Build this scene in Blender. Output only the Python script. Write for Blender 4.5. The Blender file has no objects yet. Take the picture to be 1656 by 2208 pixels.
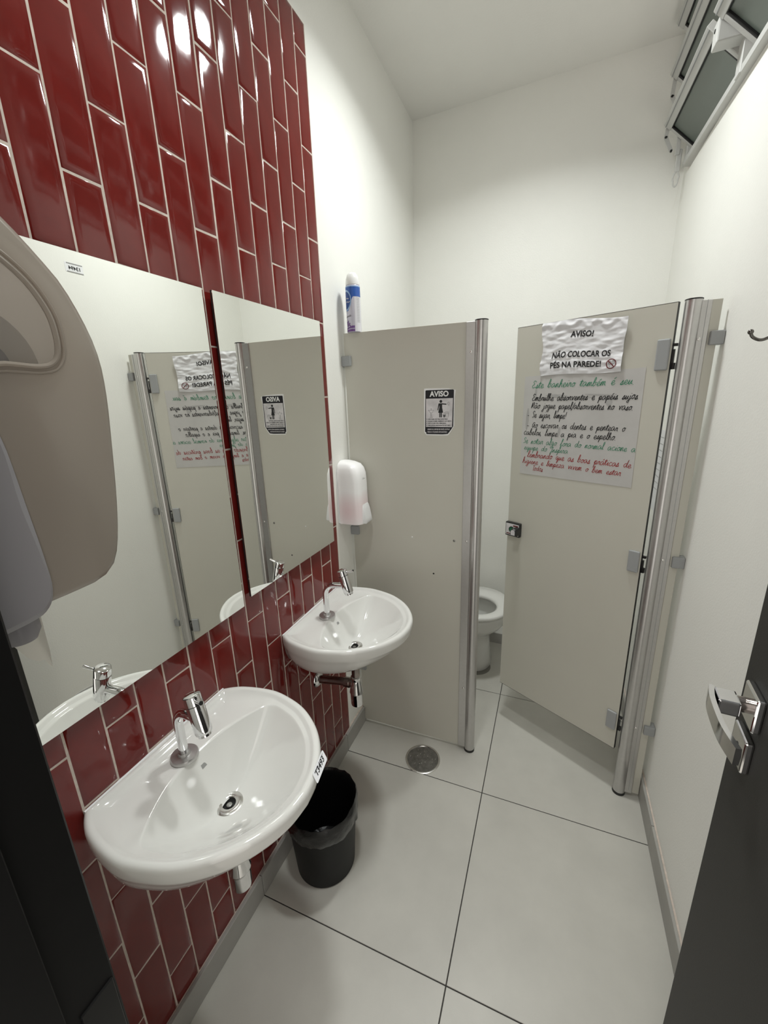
import bpy, bmesh, math, random
from mathutils import Vector, Matrix, noise
random.seed(7)
PI = math.pi
scn = bpy.context.scene
COL = scn.collection

# ------------------------------------------------------------------ camera
F_PX, YAW, PIT, ROL = 892.368, -0.3904, -0.2726, -0.0326
CAM = Vector((0.7665, -0.874, 1.5312))
fw = Vector((math.sin(YAW) * math.cos(PIT), math.cos(YAW) * math.cos(PIT), math.sin(PIT)))
rt = fw.cross(Vector((0, 0, 1))).normalized()
up = rt.cross(fw)
rt, up = rt * math.cos(ROL) + up * math.sin(ROL), up * math.cos(ROL) - rt * math.sin(ROL)
cd = bpy.data.cameras.new('camera')
cam = bpy.data.objects.new('camera', cd)
COL.objects.link(cam)
cd.sensor_fit = 'HORIZONTAL'
cd.sensor_width = 36.0
cd.lens = F_PX / 1656 * 36.0
cd.clip_start = 0.01
m3 = Matrix((rt, up, -fw)).transposed()
cam.matrix_world = Matrix.Translation(CAM) @ m3.to_4x4()
scn.camera = cam

# ------------------------------------------------------------------ world, exposure, lamp power
w = bpy.data.worlds.new('world')
scn.world = w
w.use_nodes = True
w.node_tree.nodes['Background'].inputs[0].default_value = (1.0, 0.955, 0.89, 1)
w.node_tree.nodes['Background'].inputs[1].default_value = 1.25
scn.view_settings.view_transform = 'Standard'
scn.view_settings.look = 'None'
scn.view_settings.exposure = 0.2
scn.view_settings.gamma = 1.0
scn.view_settings.use_curve_mapping = False
LAMP_STALL = 17.0        # diffuser glow
LAMP_SINKS = 1.0
BEAM_STALL = 8.8        # downward beam of each lamp, watts
BEAM_SINKS = 3.2
LAMP_COL = (.965, 1.0, .985, 1)

# ------------------------------------------------------------------ materials
MATS = {}
def mat(name, col=(.8, .8, .8), rough=.5, metal=0., spec=.5, coat=0., bump=None, noise_col=None,
        trans=0., alpha=1., emit=None, sss=0.):
    m = bpy.data.materials.new(name)
    m.use_nodes = True
    nt = m.node_tree
    b = nt.nodes['Principled BSDF']
    b.inputs['Base Color'].default_value = (*col, 1)
    b.inputs['Roughness'].default_value = rough
    b.inputs['Metallic'].default_value = metal
    b.inputs['Specular IOR Level'].default_value = spec
    b.inputs['Coat Weight'].default_value = coat
    b.inputs['Coat Roughness'].default_value = .05
    b.inputs['Transmission Weight'].default_value = trans
    b.inputs['Alpha'].default_value = alpha
    if emit:
        b.inputs['Emission Color'].default_value = emit[0]
        b.inputs['Emission Strength'].default_value = emit[1]
    tc = nt.nodes.new('ShaderNodeTexCoord')
    if noise_col:
        scale, amt = noise_col
        n = nt.nodes.new('ShaderNodeTexNoise')
        n.inputs['Scale'].default_value = scale
        n.inputs['Detail'].default_value = 6
        n.inputs['Roughness'].default_value = .6
        nt.links.new(tc.outputs['Object'], n.inputs['Vector'])
        r = nt.nodes.new('ShaderNodeMapRange')
        r.inputs[1].default_value = .3
        r.inputs[2].default_value = .7
        r.inputs[3].default_value = 1 - amt
        r.inputs[4].default_value = 1 + amt
        nt.links.new(n.outputs['Fac'], r.inputs[0])
        mx = nt.nodes.new('ShaderNodeMix')
        mx.data_type = 'RGBA'
        mx.blend_type = 'MULTIPLY'
        mx.inputs[0].default_value = 1
        mx.inputs[6].default_value = (*col, 1)
        nt.links.new(r.outputs[0], mx.inputs[7])
        nt.links.new(mx.outputs[2], b.inputs['Base Color'])
    if bump:
        scale, st = bump
        n2 = nt.nodes.new('ShaderNodeTexNoise')
        n2.inputs['Scale'].default_value = scale
        n2.inputs['Detail'].default_value = 3
        nt.links.new(tc.outputs['Object'], n2.inputs['Vector'])
        bp = nt.nodes.new('ShaderNodeBump')
        bp.inputs['Strength'].default_value = st
        bp.inputs['Distance'].default_value = .002
        nt.links.new(n2.outputs['Fac'], bp.inputs['Height'])
        nt.links.new(bp.outputs[0], b.inputs['Normal'])
    MATS[name] = m
    return m

mat('wall_paint', (.875, .87, .825), .62, bump=(180, .2), noise_col=(2.2, .02))
mat('ceiling_paint', (.83, .82, .785), .8, bump=(120, .15), noise_col=(1.5, .03))
mat('red_tile', (.15, .014, .0115), .07, spec=.5, bump=(11, .22), noise_col=(14, .10))
mat('tile_grout', (.60, .52, .455), .85, noise_col=(60, .15))
mat('floor_tile', (.52, .505, .46), .38, bump=(350, .05), noise_col=(4, .07))
mat('floor_grout', (.045, .043, .04), .9)
mat('skirting_tile', (.36, .35, .325), .5, noise_col=(6, .08))
mat('ceramic', (.73, .725, .695), .07, coat=.4)
mat('chrome', (.78, .78, .79), .07, metal=1., noise_col=(30, .05))
mat('dull_chrome', (.34, .30, .28), .22, metal=1., noise_col=(40, .25))
mat('steel', (.27, .265, .255), .34, metal=1., bump=(60, .3), noise_col=(40, .3))
mat('steel_ring', (.72, .71, .69), .2, metal=1.)
mat('black_hole', (.008, .008, .008), .6)
mat('mirror_glass', (.90, .915, .885), 0.0, metal=1., spec=.5)
mat('mirror_back', (.012, .011, .010), .5)
mat('laminate', (.56, .545, .48), .38, bump=(700, .04), noise_col=(3, .02))
mat('laminate_edge', (.008, .008, .008), .5)
mat('laminate_pale_edge', (.62, .61, .56), .4)
mat('aluminium', (.56, .55, .54), .30, metal=.85, noise_col=(80, .03))
mat('aluminium_painted', (.56, .56, .54), .5)
mat('clip_plastic', (.33, .34, .345), .42)
mat('black_plastic', (.012, .012, .012), .35)
mat('black_paint', (.0035, .0035, .0035), .5, spec=.2, noise_col=(30, .1))
mat('door_charcoal', (.021, .020, .018), .6, bump=(500, .2), noise_col=(300, .15))
mat('white_plastic', (.80, .80, .80), .25)
mat('paper', (.78, .78, .80), .7, noise_col=(8, .02))
mat('poster_paper', (.53, .52, .505), .45, noise_col=(7, .06))
mat('ink_black', (.010, .010, .012), .5)
mat('ink_grey', (.10, .10, .10), .6)
mat('ink_green', (.045, .24, .135), .5)
mat('ink_red', (.33, .028, .030), .5)
mat('ink_darkred', (.13, .012, .014), .5)
mat('smudge', (.30, .30, .29), .6)
mat('ink_smear', (.40, .395, .385), .6)
mat('sticker_dark', (.014, .014, .019), .3)
mat('sticker_silver', (.66, .64, .65), .35, noise_col=(25, .18))
mat('sticker_white', (.85, .85, .84), .35)
mat('label_white', (.83, .83, .85), .3)
mat('indicator_green', (.015, .16, .075), .3)
mat('bin_plastic', (.0035, .0037, .0037), .5, spec=.3)
mat('bag_plastic', (.006, .006, .006), .22, bump=(55, .8))
mat('window_glass', (.145, .17, .15), .35, spec=.6)
mat('rubber_black', (.006, .006, .006), .6)
mat('can_blue', (.030, .105, .40), .25)
mat('can_navy', (.012, .06, .25), .25)
mat('can_lightblue', (.30, .46, .70), .25)
mat('can_lilac', (.60, .59, .68), .25)
mat('can_purple', (.15, .07, .24), .3)
mat('can_pale', (.70, .69, .72), .3)
mat('cap_plastic', (.80, .80, .78), .25)
mat('hook_metal', (.16, .15, .14), .2, metal=1.)
mat('satin_metal', (.50, .49, .48), .32, metal=.75)
mat('dark_metal', (.02, .02, .02), .35, metal=.6)
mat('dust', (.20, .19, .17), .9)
mat('lamp_body', (.8, .8, .8), .5)
mat('lamp_diffuser_stall', (.9, .9, .9), .5, emit=(LAMP_COL, LAMP_STALL))
mat('lamp_diffuser_sinks', (.9, .9, .9), .5, emit=(LAMP_COL, LAMP_SINKS))

def mix_translucent(name, col, tcol, fac, rough):
    m = mat(name, col, rough)
    nt = m.node_tree
    t = nt.nodes.new('ShaderNodeBsdfTranslucent')
    t.inputs[0].default_value = (*tcol, 1)
    mx = nt.nodes.new('ShaderNodeMixShader')
    mx.inputs[0].default_value = fac
    nt.links.new(nt.nodes['Principled BSDF'].outputs[0], mx.inputs[1])
    nt.links.new(t.outputs[0], mx.inputs[2])
    nt.links.new(mx.outputs[0], nt.nodes['Material Output'].inputs[0])
    return m
mix_translucent('smoky_plastic', (.46, .415, .36), (.6, .53, .46), .40, .16)
mix_translucent('tissue', (.86, .84, .80), (.86, .84, .80), .45, .9)
mix_translucent('smoky_base', (.40, .39, .41), (.45, .43, .44), .3, .3)
def mix_clear(name, col, fac, rough):
    m = mat(name, col, rough)
    nt = m.node_tree
    t = nt.nodes.new('ShaderNodeBsdfTransparent')
    mx = nt.nodes.new('ShaderNodeMixShader')
    mx.inputs[0].default_value = fac
    nt.links.new(nt.nodes['Principled BSDF'].outputs[0], mx.inputs[1])
    nt.links.new(t.outputs[0], mx.inputs[2])
    nt.links.new(mx.outputs[0], nt.nodes['Material Output'].inputs[0])
    return m
mix_clear('smoky_window', (.30, .28, .25), .62, .08)
def soap_mat():
    # translucent white shell: the pink soap bag inside tints the lower middle of it
    m = mat('soap_shell', (.92, .91, .91), .28)
    nt = m.node_tree
    b = nt.nodes['Principled BSDF']
    tc = nt.nodes.new('ShaderNodeTexCoord')
    mp = nt.nodes.new('ShaderNodeMapping')
    mp.inputs['Location'].default_value = (-.045, 0, -.055)
    mp.inputs['Scale'].default_value = (1, .6, 1)
    mp.vector_type = 'TEXTURE'
    ln = nt.nodes.new('ShaderNodeVectorMath')
    ln.operation = 'DISTANCE'
    ln.inputs[1].default_value = (.045, 0, .055)
    nt.links.new(tc.outputs['Object'], ln.inputs[0])
    cr = nt.nodes.new('ShaderNodeValToRGB')
    cr.color_ramp.elements[0].color = (.76, .42, .46, 1)
    cr.color_ramp.elements[0].position = .02
    cr.color_ramp.elements[1].color = (.93, .92, .915, 1)
    cr.color_ramp.elements[1].position = .095
    e = cr.color_ramp.elements.new(.055)
    e.color = (.84, .70, .71, 1)
    nt.links.new(ln.outputs['Value'], cr.inputs[0])
    nt.links.new(cr.outputs[0], b.inputs['Base Color'])
    nt.nodes.remove(mp)
soap_mat()

# ------------------------------------------------------------------ mesh helpers
def link(name, me, material=None, parent=None, loc=None):
    o = bpy.data.objects.new(name, me)
    COL.objects.link(o)
    if material:
        me.materials.append(MATS[material])
    if parent is not None:
        o.parent = parent
    if loc:
        o.location = loc
    return o

def mesh_of(bm, smooth=False, angle=None):
    bmesh.ops.recalc_face_normals(bm, faces=bm.faces[:])
    me = bpy.data.meshes.new('mesh')
    bm.to_mesh(me)
    bm.free()
    if smooth:
        for p in me.polygons:
            p.use_smooth = True
        if angle:
            me.set_sharp_from_angle(angle=math.radians(angle))
    return me

def obj(name, bm, material, parent=None, smooth=False, loc=None, angle=40):
    return link(name, mesh_of(bm, smooth, angle), material, parent, loc)

def raw(name, verts, faces, material, parent=None, smooth=False, angle=40):
    me = bpy.data.meshes.new('mesh')
    me.from_pydata([tuple(v) for v in verts], [], faces)
    me.update()
    if smooth:
        for p in me.polygons:
            p.use_smooth = True
        me.set_sharp_from_angle(angle=math.radians(angle))
    return link(name, me, material, parent)

def thing(name, label, cat, loc=(0, 0, 0), rotz=0., group=None):
    o = bpy.data.objects.new(name, None)
    COL.objects.link(o)
    o.empty_display_size = .05
    o.location = loc
    o.rotation_euler = (0, 0, rotz)
    tag(o, label, cat, group)
    return o

def tag(o, label, cat, group=None):
    o['label'] = label
    o['category'] = cat
    if group:
        o['group'] = group
    return o

def struct(o, label=None, cat=None):
    o['kind'] = 'structure'
    if label:
        o['label'] = label
    if cat:
        o['category'] = cat
    return o

def box(bm, x0, x1, y0, y1, z0, z1, bev=0., seg=1):
    vs = [bm.verts.new((x, y, z)) for x in (x0, x1) for y in (y0, y1) for z in (z0, z1)]
    q = [(0, 1, 3, 2), (4, 6, 7, 5), (0, 4, 5, 1), (2, 3, 7, 6), (0, 2, 6, 4), (1, 5, 7, 3)]
    fs = [bm.faces.new([vs[i] for i in f]) for f in q]
    if bev > 0:
        es = list({e for f in fs for e in f.edges})
        bmesh.ops.bevel(bm, geom=es, offset=bev, segments=seg, affect='EDGES', profile=.5)
    return bm

def B(*a, **k):
    return box(bmesh.new(), *a, **k)

def ring_loft(bm, rings, closed=True, cap0=False, cap1=False):
    R = [[bm.verts.new(p) for p in r] for r in rings]
    n = len(R[0])
    for a, b in zip(R, R[1:]):
        for i in range(n if closed else n - 1):
            j = (i + 1) % n
            try:
                bm.faces.new((a[i], a[j], b[j], b[i]))
            except ValueError:
                pass
    if cap0:
        bm.faces.new(R[0])
    if cap1:
        bm.faces.new(R[-1][::-1])
    return R

def frames(pts):
    pts = [Vector(p) for p in pts]
    out = []
    prev = None
    for i, p in enumerate(pts):
        t = (pts[min(i + 1, len(pts) - 1)] - pts[max(i - 1, 0)]).normalized()
        if prev is None:
            a = Vector((0, 0, 1)) if abs(t.z) < .9 else Vector((1, 0, 0))
            n = t.cross(a).normalized()
        else:
            n = (prev - t * prev.dot(t)).normalized()
        prev = n
        out.append((p, t, n, t.cross(n)))
    return out

def tube(bm, pts, rad, n=16, caps=True):
    rs = rad if isinstance(rad, (list, tuple)) else [rad] * len(pts)
    rings = []
    for (p, t, a, b), r in zip(frames(pts), rs):
        rings.append([p + (a * math.cos(2 * PI * k / n) + b * math.sin(2 * PI * k / n)) * r for k in range(n)])
    ring_loft(bm, rings, True, caps, caps)
    return bm

def cyl(bm, a, b, r, n=24, r2=None):
    return tube(bm, [a, b], [r, r if r2 is None else r2], n)

def lathe(bm, prof, centre=(0, 0, 0), n=32, axis='Z', cap0=True, cap1=True):
    rings = []
    for r, z in prof:
        ring = []
        for k in range(n):
            c, s = math.cos(2 * PI * k / n) * r, math.sin(2 * PI * k / n) * r
            p = {'Z': (c, s, z), 'X': (z, c, s), 'Y': (c, z, s)}[axis]
            ring.append(Vector(p) + Vector(centre))
        rings.append(ring)
    ring_loft(bm, rings, True, cap0, cap1)
    return bm

def catmull(pts, k=8, closed=False):
    P = [Vector(p) for p in pts]
    n = len(P)
    out = []
    rng = range(n) if closed else range(n - 1)
    for i in rng:
        if closed:
            a, b, c, d = P[i - 1], P[i], P[(i + 1) % n], P[(i + 2) % n]
        else:
            a, b, c, d = P[max(i - 1, 0)], P[i], P[i + 1], P[min(i + 2, n - 1)]
        for j in range(k):
            t = j / k
            out.append(.5 * ((2 * b) + (c - a) * t + (2 * a - 5 * b + 4 * c - d) * t * t + (3 * b - a - 3 * c + d) * t ** 3))
    if not closed:
        out.append(P[-1])
    return out

def sheet(name, mapf, u0, u1, v0, v1, nu, nv, material, parent=None, thick=.0003, smooth=True):
    """thin solid sheet over a parameter rectangle; mapf(u, v, off) -> point"""
    top = [[mapf(u0 + (u1 - u0) * i / nu, v0 + (v1 - v0) * j / nv, thick) for i in range(nu + 1)] for j in range(nv + 1)]
    bot = [[mapf(u0 + (u1 - u0) * i / nu, v0 + (v1 - v0) * j / nv, 0.) for i in range(nu + 1)] for j in range(nv + 1)]
    return grid_solid(name, top, bot, material, parent, smooth)

def grid_solid(name, top, bot, material, parent=None, smooth=True):
    nv, nu = len(top) - 1, len(top[0]) - 1
    V = [p for r in top for p in r] + [p for r in bot for p in r]
    off = (nu + 1) * (nv + 1)
    Fs = []
    idx = lambda i, j: j * (nu + 1) + i
    for j in range(nv):
        for i in range(nu):
            Fs.append((idx(i, j), idx(i + 1, j), idx(i + 1, j + 1), idx(i, j + 1)))
            Fs.append((off + idx(i, j), off + idx(i, j + 1), off + idx(i + 1, j + 1), off + idx(i + 1, j)))
    per = [idx(i, 0) for i in range(nu)] + [idx(nu, j) for j in range(nv)] + \
          [idx(i, nv) for i in range(nu, 0, -1)] + [idx(0, j) for j in range(nv, 0, -1)]
    for a, b in zip(per, per[1:] + per[:1]):
        Fs.append((a, off + a, off + b, b))
    return raw(name, V, Fs, material, parent, smooth, 50)

def text_geo(s, size, bold=0., align='LEFT', shear=0., width=None, sub=0.):
    """flat text outline -> (verts2d, faces); optional fit to a width"""
    cu = bpy.data.curves.new('t', 'FONT')
    cu.body = s
    cu.size = size
    cu.offset = bold
    cu.shear = shear
    cu.resolution_u = 3
    o = bpy.data.objects.new('t', cu)
    COL.objects.link(o)
    dg = bpy.context.evaluated_depsgraph_get()
    me = bpy.data.meshes.new_from_object(o.evaluated_get(dg))
    vs = [(v.co.x, v.co.y) for v in me.vertices]
    fs = [tuple(p.vertices) for p in me.polygons]
    bpy.data.objects.remove(o)
    bpy.data.curves.remove(cu)
    bpy.data.meshes.remove(me)
    if sub:
        bm = bmesh.new()
        bv = [bm.verts.new((x, y, 0)) for x, y in vs]
        for f in fs:
            try:
                bm.faces.new([bv[i] for i in f])
            except ValueError:
                pass
        bmesh.ops.triangulate(bm, faces=bm.faces[:])
        for _ in range(4):
            le = [e for e in bm.edges if e.calc_length() > sub]
            if not le:
                break
            bmesh.ops.subdivide_edges(bm, edges=le, cuts=1)
            bmesh.ops.triangulate(bm, faces=bm.faces[:])
        bm.verts.index_update()
        vs = [(v.co.x, v.co.y) for v in bm.verts]
        fs = [tuple(v.index for v in f.verts) for f in bm.faces]
        bm.free()
    x0 = min(v[0] for v in vs)
    x1 = max(v[0] for v in vs)
    k = 1. if width is None else width / (x1 - x0)
    sh = {'LEFT': x0, 'CENTER': (x0 + x1) / 2, 'RIGHT': x1}[align]
    return [((x - sh) * k, y) for x, y in vs], fs

def put_text(name, s, size, mapf, u, v, material, parent, off=.0007, **k):
    vs, fs = text_geo(s, size, **k)
    return raw(name, [mapf(u + x, v + y, off) for x, y in vs], fs, material, parent)

def poly(name, pts, mapf, material, parent, off=.0007):
    return raw(name, [mapf(x, y, off) for x, y in pts], [tuple(range(len(pts)))], material, parent)

def ribbon(strokes, mapf, wd, off):
    V, Fs = [], []
    for st in strokes:
        if len(st) < 2:
            continue
        base = len(V)
        for i, p in enumerate(st):
            a, b = st[max(i - 1, 0)], st[min(i + 1, len(st) - 1)]
            dx, dy = b[0] - a[0], b[1] - a[1]
            L = math.hypot(dx, dy) or 1e-9
            nx, ny = -dy / L * wd / 2, dx / L * wd / 2
            V += [mapf(p[0] + nx, p[1] + ny, off), mapf(p[0] - nx, p[1] - ny, off)]
        for i in range(len(st) - 1):
            Fs.append((base + 2 * i, base + 2 * i + 1, base + 2 * i + 3, base + 2 * i + 2))
    return V, Fs

def circle(cx, cy, r, n=20, ry=None):
    return [(cx + r * math.cos(2 * PI * k / n), cy + (ry or r) * math.sin(2 * PI * k / n)) for k in range(n)]

def ss(a, b, x):
    t = min(1., max(0., (x - a) / (b - a)))
    return t * t * (3 - 2 * t)

# ================================================================== THE ROOM
H = 2.8575
XR = 1.188            # right wall surface
YN = -0.745           # inner face of the wall with the entrance
YB0, YB1 = 1.545, 1.487   # back wall (left end, right end)

# floor: dark joint bed with 60 x 60 tiles
floor = struct(obj('floor', B(-.12, 1.32, -1.6, 1.70, -.05, -.002), 'floor_grout'))
gx, gy = .6051, .4465
xs = [(.004, gx - .0016), (gx + .0016, XR - .002)]
ys = [(-1.35, gy - 1.2 - .0016), (gy - 1.2 + .0016, gy - .6 - .0016), (gy - .6 + .0016, gy - .0016), (gy + .0016, gy + .6 - .0016), (gy + .6 + .0016, 1.54)]
for (x0, x1) in xs:
    for (y0, y1) in ys:
        obj('floor_tile', B(x0, x1, y0, y1, -.006, 0., bev=.0008), 'floor_tile', floor)

struct(obj('ceiling', B(-.12, 1.32, -.86, 1.70, H, H + .06), 'ceiling_paint'))

# left wall: plaster with a field of red tiles on it
wall_left = struct(obj('wall_left', B(-.12, -.006, YN - .14, 1.62, -.002, H), 'wall_paint'))
TY0, TY1, TZ0, TZ1 = -.744, .4975, .078, 2.592
obj('grout_bed', B(-.006, -.0022, TY0, TY1, TZ0, TZ1), 'tile_grout', wall_left)

def tile_mesh(w, h):
    """cushion-edged tile, front towards +x, centred"""
    prof = [(0, -.0055), (0, -.0028), (.0012, -.0021), (.0045, -.0011), (.009, -.0003), (.0145, 0.)]
    bm = bmesh.new()
    rings = []
    for ins, x in prof:
        a, b = w / 2 - ins, h / 2 - ins
        rings.append([(x, -a, -b), (x, a, -b), (x, a, b), (x, -a, b)])
    ring_loft(bm, rings, True, False, True)
    me = mesh_of(bm, True, 75)
    me.materials.append(MATS['red_tile'])
    return me
PW, PH, G = .0694, .2445, .0018
full = tile_mesh(PW - G, PH - G)
cuts = {}
ncol = 0
ye = TY1 - .0008
while ye > TY0 + .01:
    y0 = max(ye - PW, TY0) if ncol else .4345
    z = 2.0245 if ncol % 2 == 0 else 1.9022
    while z > TZ0:
        z -= PH
    while z < TZ1 - .004:
        za, zb = max(z, TZ0), min(z + PH, TZ1 + G / 2)
        wdt, hgt = ye - y0 - G, zb - za - G
        if hgt > .006 and wdt > .006:
            if abs(hgt - (PH - G)) < 1e-4 and abs(wdt - (PW - G)) < 1e-4:
                me = full
            else:
                key = (round(wdt, 4), round(hgt, 4))
                if key not in cuts:
                    cuts[key] = tile_mesh(wdt, hgt)
                me = cuts[key]
            t = link('wall_tile', me, None, wall_left, (0., (ye + y0) / 2, (za + zb) / 2))
            t.rotation_euler = (0, math.radians(random.uniform(-.18, .18)), math.radians(random.uniform(-.35, .35)))
        z += PH
    ye = y0
    ncol += 1

# right wall with the window opening
WY0, WY1, WZ0, WZ1 = .34, 1.42, 2.36, 2.83
bm = bmesh.new()
box(bm, XR, XR + .12, YN - .14, 1.62, -.002, WZ0)
box(bm, XR, XR + .12, YN - .14, 1.62, WZ1, H)
box(bm, XR, XR + .12, YN - .14, WY0, WZ0, WZ1)
box(bm, XR, XR + .12, WY1, 1.62, WZ0, WZ1)
struct(obj('wall_right', bm, 'wall_paint'))
# back wall
bm = bmesh.new()
vs = [bm.verts.new(p) for p in ((-.12, YB0 + .006, 0), (1.32, YB1 - .006, 0), (1.32, 1.72, 0), (-.12, 1.72, 0))]
f = bm.faces.new(vs)
r = bmesh.ops.extrude_face_region(bm, geom=[f])
for v in [g for g in r['geom'] if isinstance(g, bmesh.types.BMVert)]:
    v.co.z = H
struct(obj('wall_back', bm, 'wall_paint'))
# wall with the entrance (the camera stands in its doorway)
JX0, JX1 = .408, 1.034
bm = bmesh.new()
box(bm, -.12, JX0 - .03, YN - .14, YN, -.002, H)
box(bm, JX1 + .03, 1.32, YN - .14, YN, -.002, H)
box(bm, JX0 - .03, JX1 + .03, YN - .14, YN, 2.13, H)
struct(obj('wall_front', bm, 'wall_paint'))
# black door frame
fr = bpy.data.objects.new('trim_1', None)
COL.objects.link(fr)
struct(fr)
obj('jamb', B(JX0 - .03, JX0, YN - .145, -.730, 0, 2.13, bev=.002), 'black_paint', fr)
obj('door_stop', B(JX0, JX0 + .012, YN - .145, -.775, 0, 2.10, bev=.001), 'black_paint', fr)
obj('jamb', B(JX1, JX1 + .03, YN - .145, -.730, 0, 2.13, bev=.002), 'black_paint', fr)
obj('head', B(JX0, JX1, YN - .145, -.730, 2.10, 2.13, bev=.002), 'black_paint', fr)
obj('strike_plate', B(JX0 - .001, JX0 + .002, -.763, -.733, .90, 1.0, bev=.0008), 'dark_metal', fr)

# skirting tiles
bl = struct(obj('baseboard_left', B(-.006, .002, YN, 1.53, 0., .082), 'tile_grout'))
for y0, y1 in ((YN, gy - .6 - .001), (gy - .6 + .001, gy - .001), (gy + .001, .6325), (.648, gy + .6 - .001), (gy + .6 + .001, 1.52)):
    obj('skirting_tile', B(.002, .0125, y0, y1, .0005, .084, bev=.001), 'skirting_tile', bl)
br = struct(obj('baseboard_right', B(XR - .006, XR, YN, 1.48, 0., .086), 'tile_grout'))
for y0, y1 in ((YN, gy - .6 - .001), (gy - .6 + .001, gy - .001), (gy + .001, gy + .6 - .001), (gy + .6 + .001, 1.475)):
    obj('skirting_tile', B(XR - .0145, XR - .006, y0, y1, .0005, .09, bev=.001), 'skirting_tile', br)
bb = struct(obj('baseboard_back', B(.02, XR - .02, 1.478, 1.60, 0., .07), 'skirting_tile'))
bb.rotation_euler = (0, 0, math.atan2(YB1 - YB0, 1.194))
bb.location = (.055, .058, 0)

# ------------------------------------------------------------------ window, tilting panes, high on the right wall
win = bpy.data.objects.new('window_1', None)
COL.objects.link(win)
struct(win)
SH = .05
def wsh(o):
    for v in o.data.vertices:
        v.co.z += (v.co.y - 1.0) * SH
    return o
bm = bmesh.new()
box(bm, 1.168, 1.215, WY0, WY1, WZ0 - .002, WZ0 + .020, bev=.002)
wsh(obj('frame_rail', bm, 'aluminium_painted', win))
wsh(obj('frame_rail', B(1.172, 1.215, WY0, WY1, WZ1 - .02, WZ1 + .01, bev=.002), 'aluminium_painted', win))
wsh(obj('frame_stile', B(1.172, 1.215, WY1 - .03, WY1, WZ0, WZ1, bev=.002), 'aluminium_painted', win))
wsh(obj('frame_stile', B(1.172, 1.215, WY0, WY0 + .03, WZ0, WZ1, bev=.002), 'aluminium_painted', win))
wsh(obj('mullion', B(1.165, 1.215, .805, .845, WZ0, WZ1, bev=.002), 'aluminium_painted', win))
def pane(y0, y1, zin):
    """one tilting pane: inner (room side) edge high, outer edge low"""
    a = Vector((1.092, 0, zin))
    b = Vector((1.215, 0, zin - .118))
    d = (b - a).normalized()
    n = Vector((-d.z, 0, d.x))          # up-left
    L = (b - a).length
    def bar(s0, s1, t0, t1, ya, yb, name, material, parent):
        bm = bmesh.new()
        box(bm, s0, s1, ya, yb, t0, t1, bev=.0015 if name != 'pane' else 0)
        for v in bm.verts:
            p = a + d * v.co.x + n * v.co.z
            v.co = Vector((p.x, v.co.y, p.z))
        return wsh(obj(name, bm, material, parent))
    rail = bar(-.004, .030, -.010, .010, y0, y1, 'sash_rail', 'aluminium_painted', win)
    bar(.006, .009, -.0125, -.010, y0, y1, 'sash_groove', 'clip_plastic', rail)
    bar(L - .025, L, -.010, .010, y0, y1, 'sash_rail', 'aluminium_painted', win)
    bar(.03, L - .025, -.010, .010, y1 - .022, y1 - .004, 'sash_stile', 'aluminium_painted', win)
    bar(.03, L - .025, -.010, .010, y0 + .004, y0 + .022, 'sash_stile', 'aluminium_painted', win)
    g = bar(.025, L - .02, -.002, .003, y0 + .02, y1 - .02, 'pane', 'window_glass', win)
    bar(.029, .033, -.009, -.002, y0 + .022, y1 - .022, 'gasket', 'rubber_black', g)
    bar(.03, L - .025, -.009, -.002, y1 - .030, y1 - .022, 'gasket', 'rubber_black', g)
    bar(.03, L - .025, -.009, -.002, y0 + .022, y0 + .030, 'gasket', 'rubber_black', g)
for zin in (2.512, 2.672, 2.825):
    pane(.852, 1.395, zin)
    pane(.37, .798, zin)
for zc in (2.490, 2.650):
    bm = B(1.100, 1.180, .800, .850, zc - .050, zc + .010, bev=.004, seg=2)
    br_ = wsh(obj('pivot_bracket', bm, 'aluminium_painted', win))
    wsh(obj('bolt', cyl(bmesh.new(), (1.0985, .830, zc - .010), (1.102, .830, zc - .010), .005, 12), 'rubber_black', br_))
def flat_link(pts, name='link_arm'):
    bm = bmesh.new()
    for p, q in zip(pts, pts[1:]):
        p, q = Vector(p), Vector(q)
        t = (q - p).normalized()
        s = t.cross(Vector((0, 1, 0))).normalized() * .0065
        e = Vector((0, .002, 0))
        ring = lambda c: [c + s + e, c - s + e, c - s - e, c + s - e]
        ring_loft(bm, [ring(p), ring(q)], True, True, True)
    o = wsh(obj(name, bm, 'aluminium_painted', win))
    for p in pts:
        p = Vector(p)
        wsh(obj('bolt', cyl(bmesh.new(), p - Vector((0, .0045, 0)), p + Vector((0, .0035, 0)), .0042, 12), 'rubber_black', o))
flat_link([(1.100, 1.403, 2.500), (1.096, 1.403, 2.468), (1.120, 1.403, 2.418)])
flat_link([(1.104, 1.403, 2.660), (1.100, 1.403, 2.600), (1.130, 1.403, 2.545)])
wsh(obj('operating_bar', B(1.135, 1.15, 1.398, 1.404, 2.40, 2.60, bev=.001), 'aluminium_painted', win))
wsh(obj('lever', B(1.142, 1.160, 1.402, 1.412, 2.342, 2.42, bev=.003), 'aluminium_painted', win))
loop = [(1.149 + .0105 * math.cos(t) * (1.0 if math.sin(t) > 0 else .8), 1.407, 2.318 + .0255 * math.sin(t)) for t in [2 * PI * k / 24 for k in range(25)]]
wsh(obj('pull_ring', tube(bmesh.new(), loop, .0031, 8, False), 'aluminium_painted', win, True))
cord = catmull([(1.160, 1.407, 2.335), (1.164, 1.407, 2.29), (1.160, 1.407, 2.25), (1.154, 1.407, 2.215)], 6)
wsh(obj('pull_cord', tube(bmesh.new(), cord, .0008, 6), 'tissue', win, True))

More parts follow.
